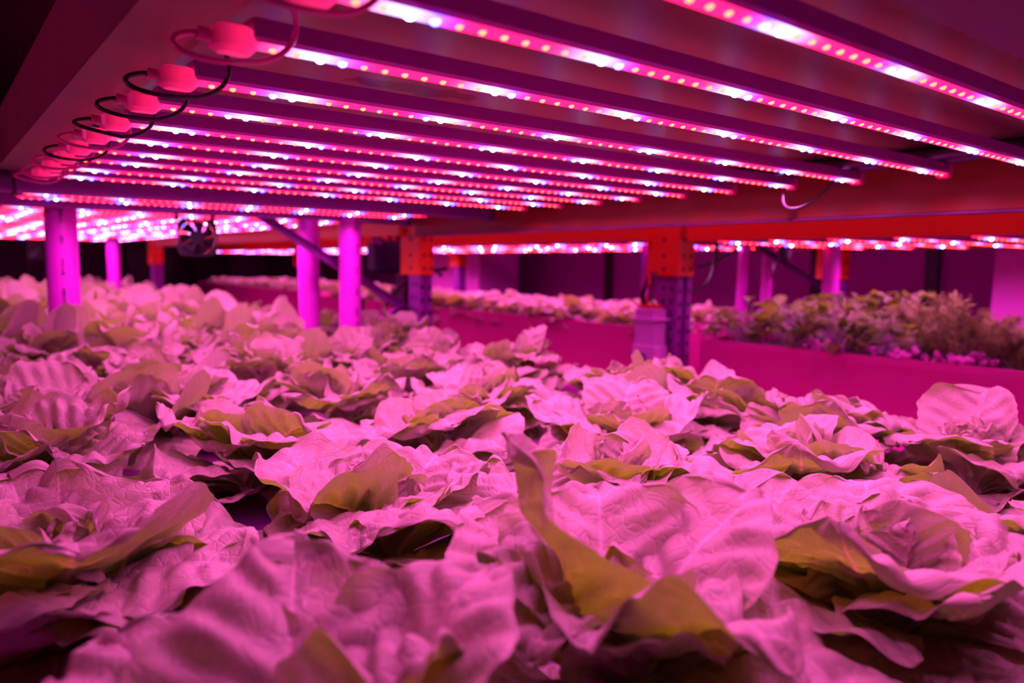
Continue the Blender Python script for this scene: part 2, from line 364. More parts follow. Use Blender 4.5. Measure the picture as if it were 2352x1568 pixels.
def far_head_mesh(seed, nu, nv, mat, scale=1.0):
    Ps, Fs, Us = [], [], []; n = 0; r = random.Random(seed)
    for kind, a, rad, zz, tilt, roll, s in head_layout(seed):
        P, F, U = variant(kind, r.randrange(9999), nu, nv); mt = np.array(place_m(a, rad, zz, tilt, roll, s*scale))
        P = P @ mt[:3, :3].T + mt[:3, 3]; Ps.append(P); Fs.append(F+n); Us.append(U); n += len(P)
    return mesh_np('lettuce_head', np.concatenate(Ps), np.concatenate(Fs), np.concatenate(Us), mat)
FAR = [far_head_mesh(500+i, 16, 12, M['leaf']) for i in range(6)]
SMALL = [far_head_mesh(700+i, 12, 9, M['leaf_small'], .62) for i in range(5)]

# heads of the near bed: x columns across the bed, rows going away from the camera
ORD = ['first', 'second', 'third', 'fourth', 'fifth', 'sixth', 'seventh', 'eighth', 'ninth', 'tenth', 'eleventh', 'twelfth']
COLX = [.10, .375, .655, .94, 1.225]
OFFY = [.42, .355, .275, .55, .46]
rn = random.Random(3)
def lf(L, W, th0, th1, cup=.1, ruf=.08, puck=.035, fold=0., curl=0., power=1.3): return dict(L=L, W=W, th0=th0, th1=th1, cup=cup, ruf=ruf, puck=puck, fold=fold, curl=curl, power=power)
# view directions: 43 away from the camera, -137 towards it, -38 to the right of the picture, 142 to the left
CUSTOM = {
 (1, 0): (('outer', 'mid'), [(142, lf(.215, .155, 80, 60, .30, .09, fold=.25)), (-12, lf(.205, .165, 66, 30, .15, .07)), (-58, lf(.23, .17, 50, -55, -.25, .12, curl=-40)),
          (-118, lf(.20, .10, 44, -75, -.45, .10)), (-158, lf(.21, .15, 52, -60, -.35, .14, curl=-60)), (50, lf(.185, .18, 72, 30, .2)), (95, lf(.19, .17, 58, 10, .2)),
          (12, lf(.19, .17, 40, -15, .1)), (172, lf(.20, .17, 38, -30, .1)), (-85, lf(.18, .15, 66, 5, .45, .16, fold=-.6)), (-140, lf(.16, .12, 70, 20, .6, .12))]),
 (1, 1): (('outer',), [(-128, lf(.205, .235, 34, -42, -.10, .06, .02)), (-175, lf(.19, .19, 30, -40, .05, .08)), (-75, lf(.20, .19, 32, -25, .1, .1)), (-25, lf(.20, .19, 45, -20, .1)), (20, lf(.18, .18, 45, 0, .1)), (75, lf(.18, .18, 50, 0, .1)), (130, lf(.19, .19, 55, 10, .2))]),
 (0, 0): (('outer', 'mid'), [(66, lf(.205, .165, 62, 20, .10, .05, .04)), (14, lf(.21, .14, 62, 15, .15, .08, .035)), (-20, lf(.19, .15, 50, -30, -.3, .1)), (110, lf(.19, .15, 55, 10, .3, .12)), (160, lf(.19, .16, 45, -20, .1)), (-70, lf(.17, .16, 40, -20, .1)), (-120, lf(.17, .15, 40, -20, .1))]),
 (0, 1): (('outer',), [(-92, lf(.215, .22, 55, 12, .25, .08, .03)), (-125, lf(.20, .18, 48, -10, .1, .1)), (-45, lf(.19, .19, 40, -10, .1)), (0, lf(.19, .19, 35, -15, .1)), (50, lf(.18, .18, 50, 0, .1)), (100, lf(.18, .18, 55, 10, .1)), (150, lf(.18, .18, 45, 0, .1))]),
 (2, 0): (('outer',), [(-95, lf(.205, .225, 30, -35, -.05, .07, .03)), (-145, lf(.20, .21, 28, -40, .0, .07, .03)), (-50, lf(.20, .20, 36, -22, .05, .08)), (-10, lf(.19, .19, 45, -5, .1)), (40, lf(.18, .18, 60, 10, .2)), (95, lf(.19, .18, 55, 10, .1)), (170, lf(.20, .18, 40, -20, .1))]),
}
hero = {(0, 0): 'large lettuce head in the lower left corner with one broad blurred leaf facing the camera',
        (1, 0): 'big open lettuce head at lower right of centre with tall folded outer leaves',
        (2, 0): 'wide flat lettuce head at the right with layered round leaves',
        (4, 0): 'dark toned lettuce head against the pink tray at the right edge',
        (1, 1): 'broad lettuce head left of centre with one flat shield-like leaf towards the camera'}
for c, (cx, oy) in enumerate(zip(COLX, OFFY)):
    for k in range(-2, 6):
        y = oy + .365*k; x = cx
        if y < -.2 or y > 2.35: continue
        if k == -1 and y < -.05: continue
        x += rn.uniform(-.02, .02); y += rn.uniform(-.025, .025)
        if math.hypot(x, y) < .22: continue
        if k < 0: lab = 'lettuce head cut by the bottom edge, %s column from the left, %s' % (ORD[c], 'nearest' if k == -2 else 'with full leaves')
        else: lab = hero.get((c, k), 'lettuce head, %s row back from the camera, %s column from the left' % (ORD[k], ORD[c]))
        cu = CUSTOM.get((c, k)); kw = dict(tall=(1 if c == 4 else rn.choice((0, 0, 1, 2))) if k > 0 or c == 4 else 0)
        if (c, k) == (0, 0): x, y = .125, .335
        if (c, k) == (4, 1): x, y = 1.2, .90
        if cu: kw = dict(custom=cu[1], skip=cu[0])
        near_head(x, y, BED_Z+.012, 11*c+k+40, 1.0+rn.uniform(-.06, .08) - (.12 if (c, k) == (4, 0) else 0), lab, **kw)
near_head(1.235, .675, BED_Z+.012, 977, .92, 'lettuce head at the aisle edge between the first and second rows of the rightmost column')
# far part of the same bed, behind the first steel frame: one mesh per head
n = 0
for yy in np.arange(2.42, 7.6, .27):
    for xx in np.arange(-.1 if yy > 3 else .05, 1.36, .215):
        x = xx+rn.uniform(-.03, .03); y = yy+rn.uniform(-.05, .05)+(.13 if int(xx/.215) % 2 else 0)
        if math.hypot(x-.31, y-2.62) < .10 or math.hypot(x-1.237, y-2.55) < .1 or math.hypot(x-1.18, y-2.72) < .1: continue
        o = bpy.data.objects.new('lettuce_head', FAR[n % 6]); C.objects.link(o); n += 1
        o.location = (x, y, BED_Z+.012+EYE); o.rotation_euler = (0, 0, rn.random()*6.28); s = rn.uniform(.9, 1.1); o.scale = (s, s, s)
        if y < 3.6: tag(o, 'lettuce head in the packed bed just behind the first frame, level with the grey pipes', 'lettuce', 'lettuces level with the grey pipes')
        else: tag(o, 'small distant lettuce head in the far end of the long bed at the left', 'lettuce', 'distant lettuces at the far end of the bed')

# ------------------------------------------------------------------ near bed tray
t = empty('growing_tray', (.7, 3.5, -.50)); tag(t, 'long white growing tray full of butterhead lettuce, running from the camera into the distance', 'growing tray')
def rel(mb, o):      # shift builder vertices into the local space of an empty
    mb.v = [(x-o.location.x, y-o.location.y, z+EYE-o.location.z) for x, y, z in mb.v]; return mb
b = MB()
for a_, b_ in (((-.06, -1.2, -.50), (-.045, 8, -.325)), ((1.46, -1.2, -.50), (1.475, 8, -.325)), ((-.045, -1.2, -.50), (1.46, -1.185, -.325)), ((-.045, 7.985, -.50), (1.46, 8, -.325)), ((-.045, -1.185, -.50), (1.46, 7.985, -.49))): b.box(a_, b_)
rel(b, t).build('tray_body', M['tray'], t)
b = MB().box((-.045, -1.185, -.372), (1.46, 7.985, -.348)); rel(b, t).build('raft', M['raft'], t)

# ------------------------------------------------------------------ LED bars
LEDZ = .163
def led_meshes():
    out = {}
    for k in ('red', 'white', 'blue'):
        out[k] = MB().dome((0, 0, 0), .0032 if k == 'red' else .0046, .9).mesh(k+'_diode', M[k])
    return out
LED = led_meshes()
JS = list(range(-3, 58))
XA, XE = .205, 1.402
def housing_mb(x0, x1):
    pr = [(-.0085, 0), (-.011, .003), (-.011, .007), (-.0095, .008), (-.011, .0085), (-.011, .0125), (-.0100, .013), (-.011, .0135), (-.011, .017), (.011, .017), (.011, .003), (.0085, 0)]
    return MB().prism(pr, (x0, 0, .002), (x1, 0, .002))
def strip_mb(x0, x1):
    pr = [(.0085*math.cos(a), -.0085*math.sin(a)*.45) for a in [PI*i/8 for i in range(9)]][::-1]
    pr = [(a, b+.0018) for a, b in pr]
    return MB().prism(pr, (x0, 0, 0), (x1, 0, 0), smooth=True)
H_ME = housing_mb(XA, XE).mesh('housing', M['housing'])
S_ME = [strip_mb(XA+.006, XE-.006).mesh('diffuser', M['stripA']), strip_mb(XA+.006, XE-.006).mesh('diffuser', M['stripB'])]
capb = MB().box((-.008, -.0125, -.006), (.008, .0125, .020), bev=.003)
CAP_ME = capb.mesh('end_cap', M['pinkcap'])
ccb = MB().box((-.02, -.011, -.008), (.012, .011, .012), bev=.004); ccb.tube([(-.018, 0, .002), (-.03, 0, .003)], .005, 8)
CON_ME = ccb.mesh('plug', M['plug'])
def spot(x, y, z, power, parent, size=165):
    l = bpy.data.lights.new('bar_light', 'SPOT'); l.energy = power; l.color = LIGHT; l.spot_size = math.radians(size); l.spot_blend = .8; l.shadow_soft_size = 0
    o = bpy.data.objects.new('bar_light', l); C.objects.link(o); o.parent = parent; o.location = (x, y, z); return o
def child(name, me, parent, loc=(0, 0, 0)):
    o = bpy.data.objects.new(name, me); C.objects.link(o); o.parent = parent; o.location = loc; return o
def near_bar(y, flip, label, seen=True, loop=True):
    t = empty('led_bar', (0, y, LEDZ)); tag(t, label, 'grow light', 'led bars of the near bay')
    child('housing', H_ME, t); child('diffuser', S_ME[flip], t)
    child('end_cap', CAP_ME, t, (XE+.004, 0, 0)); child('plug', CON_ME, t, (XA-.008, 0, 0))
    b = MB(); r = random.Random(int(y*1000)); d = r.uniform(-.01, .01)
    b.tube(bez((XA-.037, 0, .003), (XA-.075, .0, -.004), (XA-.055, -.03, -.022+d), (XA-.01, -.022, -.018)) + bez((XA-.01, -.022, -.018), (XA+.03, -.02, -.014), (XA+.04, -.03, .022), (XA+.0, -.05, .030))[1:], .0022, 8)
    b.build('cable', M['cable'] if r.random() < .5 else M['pinkcap'], t)
    if seen:
        for j in JS:
            m9 = j % 9; k = 'blue' if m9 == 0 else 'white' if m9 == (8, 1)[flip] else 'red'
            child(k+'_diode', LED[k], t, (X0B+j*PITCH, -.0040, -.0008))
    for i in range(7): spot(X0B+.04+i*.1746, 0, -.010, SPOT, t)
    return t
BARY = [.174, .317, .452, .594, .750, .887, 1.033, 1.166, 1.308, 1.443, 1.600, 1.757]
FLIP = [0, 1, 0, 0, 1, 1, 0, 0, 1, 1, 0, 0]
for i, (y, f) in enumerate(zip(BARY, FLIP)):
    near_bar(y, f, 'led bar, %s' % ('nearest of all, cut by the top edge at right' if i == 0 else '%s from the right in the fan of glowing bars' % ORD[i] if i < 11 else 'last one before the first steel cross frame'))
def far_bar_mesh(flip, step, x0, x1):
    b = housing_mb(x0, x1); st = strip_mb(x0+.006, x1-.006); hm = b.mesh('led_bar', [M['housing']])
    s = MB(); s.v = st.v; s.f = st.f; s.m = st.m; s.sm = st.sm
    d = MB(); j = -3
    while X0B+j*PITCH*step < x1-.02:
        x = X0B+j*PITCH*step
        m9 = j % 9; k = 2 if m9 == 0 else 1 if m9 == (8, 1)[flip] else 0
        if x > x0+.01: d.dome((x, -.002, -.0008), (.003, .0045, .0045)[k]*step**.5, .9, k, 6, 2)
        j += 1
    return hm, s.mesh('diffuser', M[('stripA', 'stripB')[flip]]), d.mesh('diode_row', [M['red'], M['white'], M['blue']])
FB = [far_bar_mesh(0, 1, XA, XE), far_bar_mesh(1, 1, XA, XE)]
def far_bar(x, y, z, f, label, group, nsp, power, fb=None):
    t = empty('led_bar', (x, y, z)); tag(t, label, 'grow light', group)
    hm, sm, dm = (fb or FB)[f]
    child('housing', hm, t); child('diffuser', sm, t); child('diode_row', dm, t)['kind'] = 'stuff'
    for i in range(nsp): spot(XA+(i+.5)*1.1/nsp, 0, -.012, power, t)
    return t
for i, (y, f) in enumerate(((2.15, 1), (2.29, 0), (2.43, 1))):
    far_bar(0, y, LEDZ, f, 'led bar between the two steel cross frames, %s of the three' % ('nearest', 'middle', 'farthest')[i], 'led bars between the cross frames', 4, SPOT*1.7)
y = 2.78; i = 0
while y < 7.4:
    far_bar(0, y, LEDZ, rn.choice((0, 1)), 'led bar in the dense glittering field above the far lettuces at left', 'led bars of the far bays', 2, SPOT*3)
    y += .143 if (i % 12) != 11 else .26; i += 1

# ------------------------------------------------------------------ shelf plates, frames and beams of the near rack
t = MB().box((.175, -.5, .205), (1.47, 2.02, .212)).build('shelf_plate', M['plate']); tag(t, 'rust-stained metal shelf underside above the near led bars', 'shelf')
t = MB().box((.175, 2.05, .205), (1.47, 7.6, .212)).build('shelf_plate', M['plate']); tag(t, 'metal shelf underside above the far glittering led bars', 'shelf')
def frame_rail(y, label):
    t = empty('cross_frame', (.8, y, .15)); tag(t, label, 'frame rail', 'steel cross frames under the shelf')
    pr = [(-.022, 0), (-.022, .012), (-.018, .015), (-.018, .024), (-.022, .028), (-.022, .045), (.022, .045), (.022, 0), (.012, -.004), (-.012, -.004)]
    b = MB().prism(pr, (.13, y, .150), (1.50, y, .150)); rel(b, t).build('rail', M['steel'], t)
    for xa in (1.472, .168):
        b = MB().box((xa, y-.03, .140), (xa+.004, y+.03, .2)); rel(b, t).build('end_plate', M['steel_dark'], t)
frame_rail(2.03, 'ribbed purple steel cross frame right behind the near led bars')
frame_rail(2.57, 'second steel cross frame, behind the three led bars and above the grey pipes')
def beam(name, x, y0, y1, z0, z1, label, mat, th=.04):
    pr = [(-th/2, 0), (-th/2, z1-z0), (th*.1, z1-z0), (th*.1, z1-z0-.018), (th/2, z1-z0-.02), (th/2, .004), (th/2-.004, 0)]
    if x < .3: pr = [(-a, b) for a, b in pr][::-1]
    b = MB().prism(pr, (x, y0, z0), (x, y1, z0)).build(name, mat); return tag(b, label, 'rack beam')
beam('rack_beam', 1.495, -1.0, 2.50, .106, .205, 'orange rack beam carrying the near shelf on its far side, shade painted in dark red', M['orange_shaded'])
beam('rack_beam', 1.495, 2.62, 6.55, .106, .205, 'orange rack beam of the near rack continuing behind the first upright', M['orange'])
t = MB().box((.135, -.9, .196), (.172, 8, .29)); t.box((.135, -.9, .188), (.20, 8, .196)); t = t.build('rack_beam', M['plate']); tag(t, 'brownish steel side rail of the shelf running along the upper left', 'rack beam')
# flat reveal under the inner edge of the orange beam
t = MB().box((1.44, -1.0, .098), (1.475, 2.5, .102)).build('support_angle', M['steel_dark']); tag(t, 'dark steel angle strip along the bottom of the near orange beam', 'angle strip')
for k, (dx, z) in enumerate(((0, .188), (.03, .196), (.06, .188))):
    t = MB().tube([(1.30+dx, -.8, z), (1.33+dx, 1.1, z)], .009, 10).build('conduit', M['steel_dark']); tag(t, 'dark conduit tube, %s of the three under the shelf at right' % ('inner', 'middle', 'outer')[k], 'conduit')
# upper left: tubes and the underside of the upper shelf beyond the side rail
t = MB().box((-1.2, -1.5, .75), (.02, 9, .80)).build('upper_shelf', M['steel_dark']); tag(t, 'dark shelf underside high over the aisle at upper left', 'shelf')
for k in range(3):
    t = MB().tube([(-.5, 1.98+.035*k, .176+.006*k), (.16, 1.98+.035*k, .176+.006*k)], .012, 10).build('conduit', M['steel_dark']); tag(t, 'thin conduit entering from the left edge above the white pipe, %s of three' % ('front', 'middle', 'rear')[k], 'conduit')

def upright(x, y, z0, z1, w, d, label, mat=None, slots=(-.45, .1)):
    """perforated C profile rack upright; open side towards +x"""
    t = empty('rack_upright', (x, y, z0)); tag(t, label, 'rack upright')
    a, c = w/2, d/2
    pr = [(-a, -c), (-a*.3, -c), (-a*.25, -c*.7), (a*.25, -c*.7), (a*.3, -c), (a, -c), (a, c), (a*.8, c), (a*.8, -c*.75), (-a*.8, -c*.75), (-a*.8, c), (-a, c)]
    b = MB().prism(pr, (x, y, z0), (x, y, z1), up=(0, 1, 0)); rel(b, t).build('post', mat or M['steel'], t)
    b = MB(); z = slots[0]
    while z < slots[1]:
        for sx in (-.62, .62): b.box((x+sx*a-.006, y-c-.0012, z), (x+sx*a+.006, y-c, z+.016))
        for sy in (-.4, .4): b.box((x-a-.0012, y+sy*c-.005, z+.01), (x-a, y+sy*c+.005, z+.026))
        z += .05
    rel(b, t).build('slots', M['black'], t)['kind'] = 'stuff'
    return t
def connector(x, y, z0, z1, w, d, label):
    t = empty('beam_connector', (x, y, z0)); tag(t, label, 'beam connector')
    b = MB().box((x-w/2, y-d/2-.006, z0), (x+w/2, y-d/2, z1)); b.box((x-w/2-.006, y-d/2-.006, z0), (x-w/2, y+d/2+.05, z1))
    rel(b, t).build('plate', M['orange'], t)
    b = MB()
    for zz in (z0+.02, z0+.07, z0+.13):
        if zz < z1-.01:
            b.box((x-w*.30, y-d/2-.009, zz), (x-w*.30+.009, y-d/2-.006, zz+.012)); b.box((x+w*.2, y-d/2-.009, zz), (x+w*.2+.009, y-d/2-.006, zz+.012))
            b.box((x-w/2-.009, y+d*.1, zz), (x-w/2-.006, y+d*.1+.009, zz+.012))
    rel(b, t).build('rivets', M['steel_dark'], t)['kind'] = 'stuff'
    return t
upright(1.535, 2.56, -1.5, .9, .055, .085, 'tall purple steel upright of the near rack, below the left orange connector')
connector(1.535, 2.56, -.045, .21, .058, .088, 'tall flat orange connector plate hanging just left of centre')
upright(1.53, 6.75, -1.5, .9, .08, .09, 'distant steel upright at left with a small orange connector, near the black fan')
connector(1.53, 6.75, -.035, .20, .082, .092, 'small orange connector at left, far behind the first white pipe')
upright(.10, 2.66, -1.5, .9, .07, .08, 'steel upright hidden on the left side of the first frame')
upright(1.76, 3.08, -1.5, .9, .05, .07, 'dark second upright with cables just left of the tall orange connector', M['steel_dark'])
# diagonal braces of the first end frame
def cbrace(p0, p1, w, label, mat):
    pr = [(-w/2, -.012), (-w/2, .012), (-w/2+.003, .012), (-w/2+.003, -.009), (w/2-.003, -.009), (w/2-.003, .012), (w/2, .012), (w/2, -.012)]
    b = MB().prism(pr, p0, p1, up=(0, -1, 0)).build('diagonal_brace', mat); return tag(b, label, 'brace')
cbrace((.93, 2.66, .170), (1.53, 2.66, -.185), .030, 'long diagonal steel brace sloping down from the lights to the upright', M['steel'])
cbrace((1.20, 2.65, -.345), (1.515, 2.65, -.175), .034, 'short diagonal steel strut rising from the lettuces to the upright', M['steel'])
# stand pipes
def pipe(x, y, r, z0, z1, label, printed=True, lean=0, side=None):
    t = empty('stand_pipe', (x, y, z0)); tag(t, label, 'pipe')
    b = MB().tube([(x+lean*(z-z0), y, z) for z in (z0, (z0+z1)/2, z1)], r, 36); rel(b, t).build('pipe_wall', M['pvc'], t)
    if printed:
        b = MB(); rr = random.Random(int(x*100)); z = z0+.12
        ang = math.atan2(-y, -x) if side is None else side
        u = Vector((-math.sin(ang), math.cos(ang), 0)); nrm = Vector((math.cos(ang), math.sin(ang), 0))
        while z < z1-.05:
            for q in range(rr.randint(3, 7)):
                c = Vector((x, y, z))+nrm*(r+.0006); h = rr.uniform(.004, .009); wd = rr.choice((.0025, .004, .0045))
                b.add([c-u*wd-nrm*.0002, c+u*wd-nrm*.0002, c+u*wd+Vector((0, 0, h)), c-u*wd+Vector((0, 0, h))], [(0, 1, 2, 3)])
                z += h+.003
            z += rr.uniform(.012, .05)
        rel(b, t).build('print', M['print'], t)['label'] = 'small black print running up the pipe'
    return t
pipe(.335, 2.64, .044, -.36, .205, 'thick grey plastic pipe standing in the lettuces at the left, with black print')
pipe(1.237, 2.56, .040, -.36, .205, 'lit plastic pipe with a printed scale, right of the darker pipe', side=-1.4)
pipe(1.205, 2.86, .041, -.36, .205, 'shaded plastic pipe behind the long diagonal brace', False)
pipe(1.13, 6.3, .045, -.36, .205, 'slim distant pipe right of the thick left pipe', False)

# fan
def fan(x, y, z, s, ang, label):
    t = empty('fan', (x, y, z), ang); tag(t, label, 'fan')
    b = MB(); n = 28; h = s/2; r = s*.46; dth = s*.11
    def sq(a):      # rounded square point at angle a
        c, q = math.cos(a), math.sin(a); k = (abs(c)**6+abs(q)**6)**(-1/6); return c*k*h, q*k*h
    for yy0, yy1 in ((-dth, dth),):
        ro = [sq(2*PI*i/n) for i in range(n)]; ri = [(r*math.cos(2*PI*i/n), r*math.sin(2*PI*i/n)) for i in range(n)]
        vs = [(a, yy0, c) for a, c in ro]+[(a, yy0, c) for a, c in ri]+[(a, yy1, c) for a, c in ro]+[(a, yy1, c) for a, c in ri]; fs = []
        for i in range(n):
            j = (i+1) % n; fs += [(i, j, n+j, n+i), (2*n+j, 2*n+i, 3*n+i, 3*n+j), (j, i, 2*n+i, 2*n+j), (n+i, n+j, 3*n+j, 3*n+i)]
        b.add(vs, fs)
    b.build('housing', M['black'], t)
    hb = MB().tube([(0, -dth*.9, 0), (0, dth*.6, 0)], s*.19, 24); hb.build('hub', M['black'], t)
    for k in range(7):
        bl = MB(); a0 = 2*PI*k/7; pts = []
        for i in range(5):
            rr_ = s*.18+(r*.96-s*.18)*i/4
            for j in range(4):
                a = a0+.25*i/4+(j/3)*.75; pts.append((rr_*math.cos(a), dth*(.5-j/3*1.0), rr_*math.sin(a)))
        bl.add(pts, [(i*4+j, i*4+j+1, (i+1)*4+j+1, (i+1)*4+j) for i in range(4) for j in range(3)], 0, True)
        bl.build('blade', M['black'], t)
    MB().box((-s*.55, -.004, h*.9), (-s*.45, .004, h+.05)).build('bracket', M['steel_dark'], t)
    MB().box((s*.35, -.004, h*.9), (s*.45, .004, h+.05)).build('bracket', M['steel_dark'], t)
    return t
fan(.72, 2.62, .075, .122, -.2, 'square black fan hanging under the second cross frame')
fan(.70, 6.8, .06, .13, -.1, 'small distant black fan left of the thick pipe')

# ------------------------------------------------------------------ neighbouring rack across the aisle
beam('rack_beam', 2.22, 1.98, 8.5, .098, .205, 'bright orange beam of the opposite rack, left of its upright', M['orange'])
beam('rack_beam', 2.22, -1.0, 1.80, .092, .205, 'bright orange beam of the opposite rack, running off the right edge', M['orange'])
beam('rack_beam', 3.36, -1.0, 8.5, .088, .19, 'rear orange beam of the opposite rack seen under the front beam', M['orange'])
beam('rack_beam', 2.22, -1.0, 8.5, -.60, -.475, 'lower orange beam of the opposite rack below the trays', M['orange'])
upright(2.26, 1.90, -1.5, .9, .08, .10, 'purple steel upright of the opposite rack holding the white box')
connector(2.26, 1.90, -.036, .205, .082, .102, 'orange connector with rivets on the opposite upright, right of centre')
upright(3.36, 1.86, -1.5, .9, .06, .07, 'rear purple upright of the opposite rack beside a lit pipe')
connector(3.36, 1.86, -.05, .19, .062, .072, 'thin orange connector strip on the rear upright at right')
upright(2.26, 5.45, -1.5, .9, .07, .09, 'distant upright of the opposite rack behind the shaded pipe')
connector(2.26, 5.45, -.036, .20, .072, .092, 'faint orange connector far behind the long diagonal brace')
upright(3.36, 5.0, -1.5, .9, .07, .07, 'far rear upright in front of the bright white column')
connector(3.36, 5.0, -.02, .19, .072, .072, 'small orange connector in front of the bright white column')
def tray(y0, y1, z, label):
    t = empty('growing_tray', (2.8, (y0+y1)/2, z-.33)); tag(t, label, 'growing tray')
    b = MB(); x0, x1 = 2.30, 3.30
    for a_, b_ in (((x0, y0, z-.33), (x0+.012, y1, z)), ((x1-.012, y0, z-.33), (x1, y1, z)), ((x0+.012, y0, z-.33), (x1-.012, y0+.012, z)), ((x0+.012, y1-.012, z-.33), (x1-.012, y1, z)), ((x0+.012, y0+.012, z-.33), (x1-.012, y1-.012, z-.315))): b.box(a_, b_)
    rel(b, t).build('tray_body', M['tray'], t)
    b = MB().box((x0+.012, y0+.012, z-.05), (x1-.012, y1-.012, z-.03)); rel(b, t).build('substrate', M['soil'], t)
    return t
tray(-1.0, 1.80, -.268, 'large pink-lit growing tray at right holding strawberries and dill')
tray(2.10, 5.30, -.246, 'pink-lit growing tray right of centre filled with young lettuces')
tray(5.50, 8.40, -.225, 'distant pink-lit growing tray left of the pipes with young lettuces')
n = 0
for (y0, y1, z, lab, grp) in ((2.18, 5.25, -.27, 'young lettuce in the tray right of centre, behind the near lettuces', 'young lettuces in the middle tray'), (5.58, 8.35, -.25, 'tiny young lettuce in the distant tray left of the pipes', 'young lettuces in the distant tray')):
    for yy in np.arange(y0, y1, .15 if y0 < 3 else .2):
        for q, xx in enumerate((2.40, 2.56, 2.74, 2.94)):
            o = bpy.data.objects.new('young_lettuce', SMALL[n % 5]); C.objects.link(o); n += 1
            o.location = (xx+rn.uniform(-.02, .02), yy+rn.uniform(-.03, .03), z+EYE); o.rotation_euler = (0, 0, rn.random()*6.28); s = rn.uniform(.85, 1.15)*(1.0 if y0 < 3 else .85); o.scale = (s, s, s*1.05)
            tag(o, lab, 'young lettuce', grp)
# opposite rack lights
NB = [far_bar_mesh(0, 2, XA, 1.25), far_bar_mesh(1, 2, XA, 1.25)]
for k, y in enumerate(list(np.arange(-.6, 1.75, .21))+list(np.arange(2.15, 5.3, .24))+list(np.arange(5.6, 8.3, .35))):
    far_bar(2.06, float(y), .090, k % 2, 'led bar glinting in a row under the orange beams of the opposite rack', 'led bars of the opposite rack', 2, SPOT*(3.0 if y < 1.8 else 4.5), NB)
t = MB().box((2.25, -1, .205), (3.34, 8.5, .212)).build('shelf_plate', M['plate']); tag(t, 'shelf underside of the opposite rack above its led bars', 'shelf')
pipe(3.02, 2.14, .024, -.30, .2, 'left one of the two slim lit pipes right of the white box', False, lean=.03)
pipe(2.96, 1.97, .024, -.30, .2, 'right one of the two slim lit pipes right of the white box', False, lean=.03)
pipe(3.02, 1.70, .034, -.30, .2, 'brightly lit pipe beside the thin rear orange strip', False)
pipe(2.40, 2.18, .015, -.24, .1, 'slim pipe just left of the riveted orange connector', False)
cbrace((2.75, 1.88, .085), (3.33, 1.88, -.10), .02, 'thin dark diagonal brace of the opposite rack at right', M['steel_dark'])
cbrace((3.05, 1.85, -.23), (3.34, 1.85, -.12), .025, 'short lit strut at the foot of the bright pipe at right', M['steel'])
# clamp lamp under the opposite shelf
t = empty('clip', (2.70, 1.72, .06)); tag(t, 'dark clip with cables under the opposite shelf, left of the thin brace', 'clip')
MB().box((-.02, -.012, -.03), (.02, .012, .03), bev=.004).build('body', M['black'], t)
MB().tube([(-.015, 0, -.02), (-.05, .01, -.045), (-.055, .01, -.075)], .006).build('cable', M['cable'], t)
MB().tube([(.012, -.013, -.02), (.015, -.015, .012)], .009).build('knob', M['stem'], t)
# white controller box on the opposite upright
t = empty('controller_box', (2.17, 1.93, -.42)); tag(t, 'white controller box with a round vent fixed to the opposite upright', 'controller')
def cb(name, a, b_, mat, bev=.004): return MB().box(a, b_, bev=bev).build(name, mat, t)
cb('lower_case', (-.045, -.055, .02), (.035, .055, .125), M['device']); cb('upper_case', (-.04, -.045, .125), (.035, .05, .262), M['device'])
cb('terminal_block', (-.035, -.03, .262), (.03, .04, .275), M['wirer'], .002); cb('flange', (-.045, -.065, .218), (.035, .075, .226), M['device'], .002)
b = MB()
for k in range(24):
    a0, a1 = 2*PI*k/24, 2*PI*(k+1)/24
    b.add([(-.0462-(.0016 if k % 3 else 0), r_*math.cos(a), .075+r_*math.sin(a)) for a in (a0, a1) for r_ in (.012, .021)], [(0, 1, 3, 2)])
b.build('vent', M['print'], t)
rr = random.Random(5)
for k in range(7):
    y0 = rr.uniform(-.03, .04)
    MB().tube(bez((-.005, y0, .27), (-.03+rr.uniform(-.02, .02), y0+rr.uniform(-.04, .04), .32), (-.01, rr.uniform(-.03, .03), .36), (.01, rr.uniform(-.02, .04), .40)), .004).build('wire', M['cable'] if k % 3 else M['wirer'], t)
# dark box and cables behind the first upright
t = empty('junction_box', (1.665, 3.08, -.045)); tag(t, 'dark navy box hanging behind the lit pipes at centre', 'junction box')
MB().box((-.075, -.05, 0), (.069, .05, .145), bev=.015).build('case', M['bluebox'], t)
MB().tube([(-.06, -.05, .13), (-.10, -.07, .165)], .014).build('gland', M['steel'], t)
def cable(pts, r, label, name='hanging_cable', mat=None):
    o = MB().tube(bez(*pts, n=24), r).build(name, mat or M['cable']); return tag(o, label, 'cable')
cable(((1.62, 3.0, .2), (1.60, 2.95, .0), (1.75, 2.9, .05), (1.72, 2.70, -.05)), .008, 'black cable dropping from the shelf just left of the tall orange connector')
cable(((1.55, 3.0, .2), (1.58, 3.0, .05), (1.56, 2.9, .12), (1.70, 2.72, .02)), .006, 'thinner black cable left of the thick dropping cable')
cable(((1.42, 2.82, -.15), (1.40, 2.82, -.26), (1.46, 2.82, -.36), (1.55, 2.80, -.10)), .007, 'black cable loop hanging low behind the short strut')
cable(((1.72, 2.66, -.02), (1.55, 2.66, -.04), (1.50, 2.75, -.10), (1.52, 2.75, -.18)), .009, 'black cable curling over the long brace')
cable(((2.30, 1.82, .0), (2.42, 1.80, .02), (2.45, 1.75, .08), (2.46, 1.74, .10)), .006, 'short cable right of the riveted orange connector')
cable(((2.62, 1.98, .215), (2.62, 1.98, -.05), (2.58, 1.98, -.10), (2.45, 1.98, -.09)), .008, 'long cable hooking down under the opposite shelf')
cable(((1.385, .78, .17), (1.33, .80, .10), (1.40, .92, .10), (1.39, .89, .165)), .0025, 'red-lit wire loop hanging from the bar ends at right')
t = bpy.data.objects.get('hanging_cable.006')
if t: t.name = 'wire_loop'

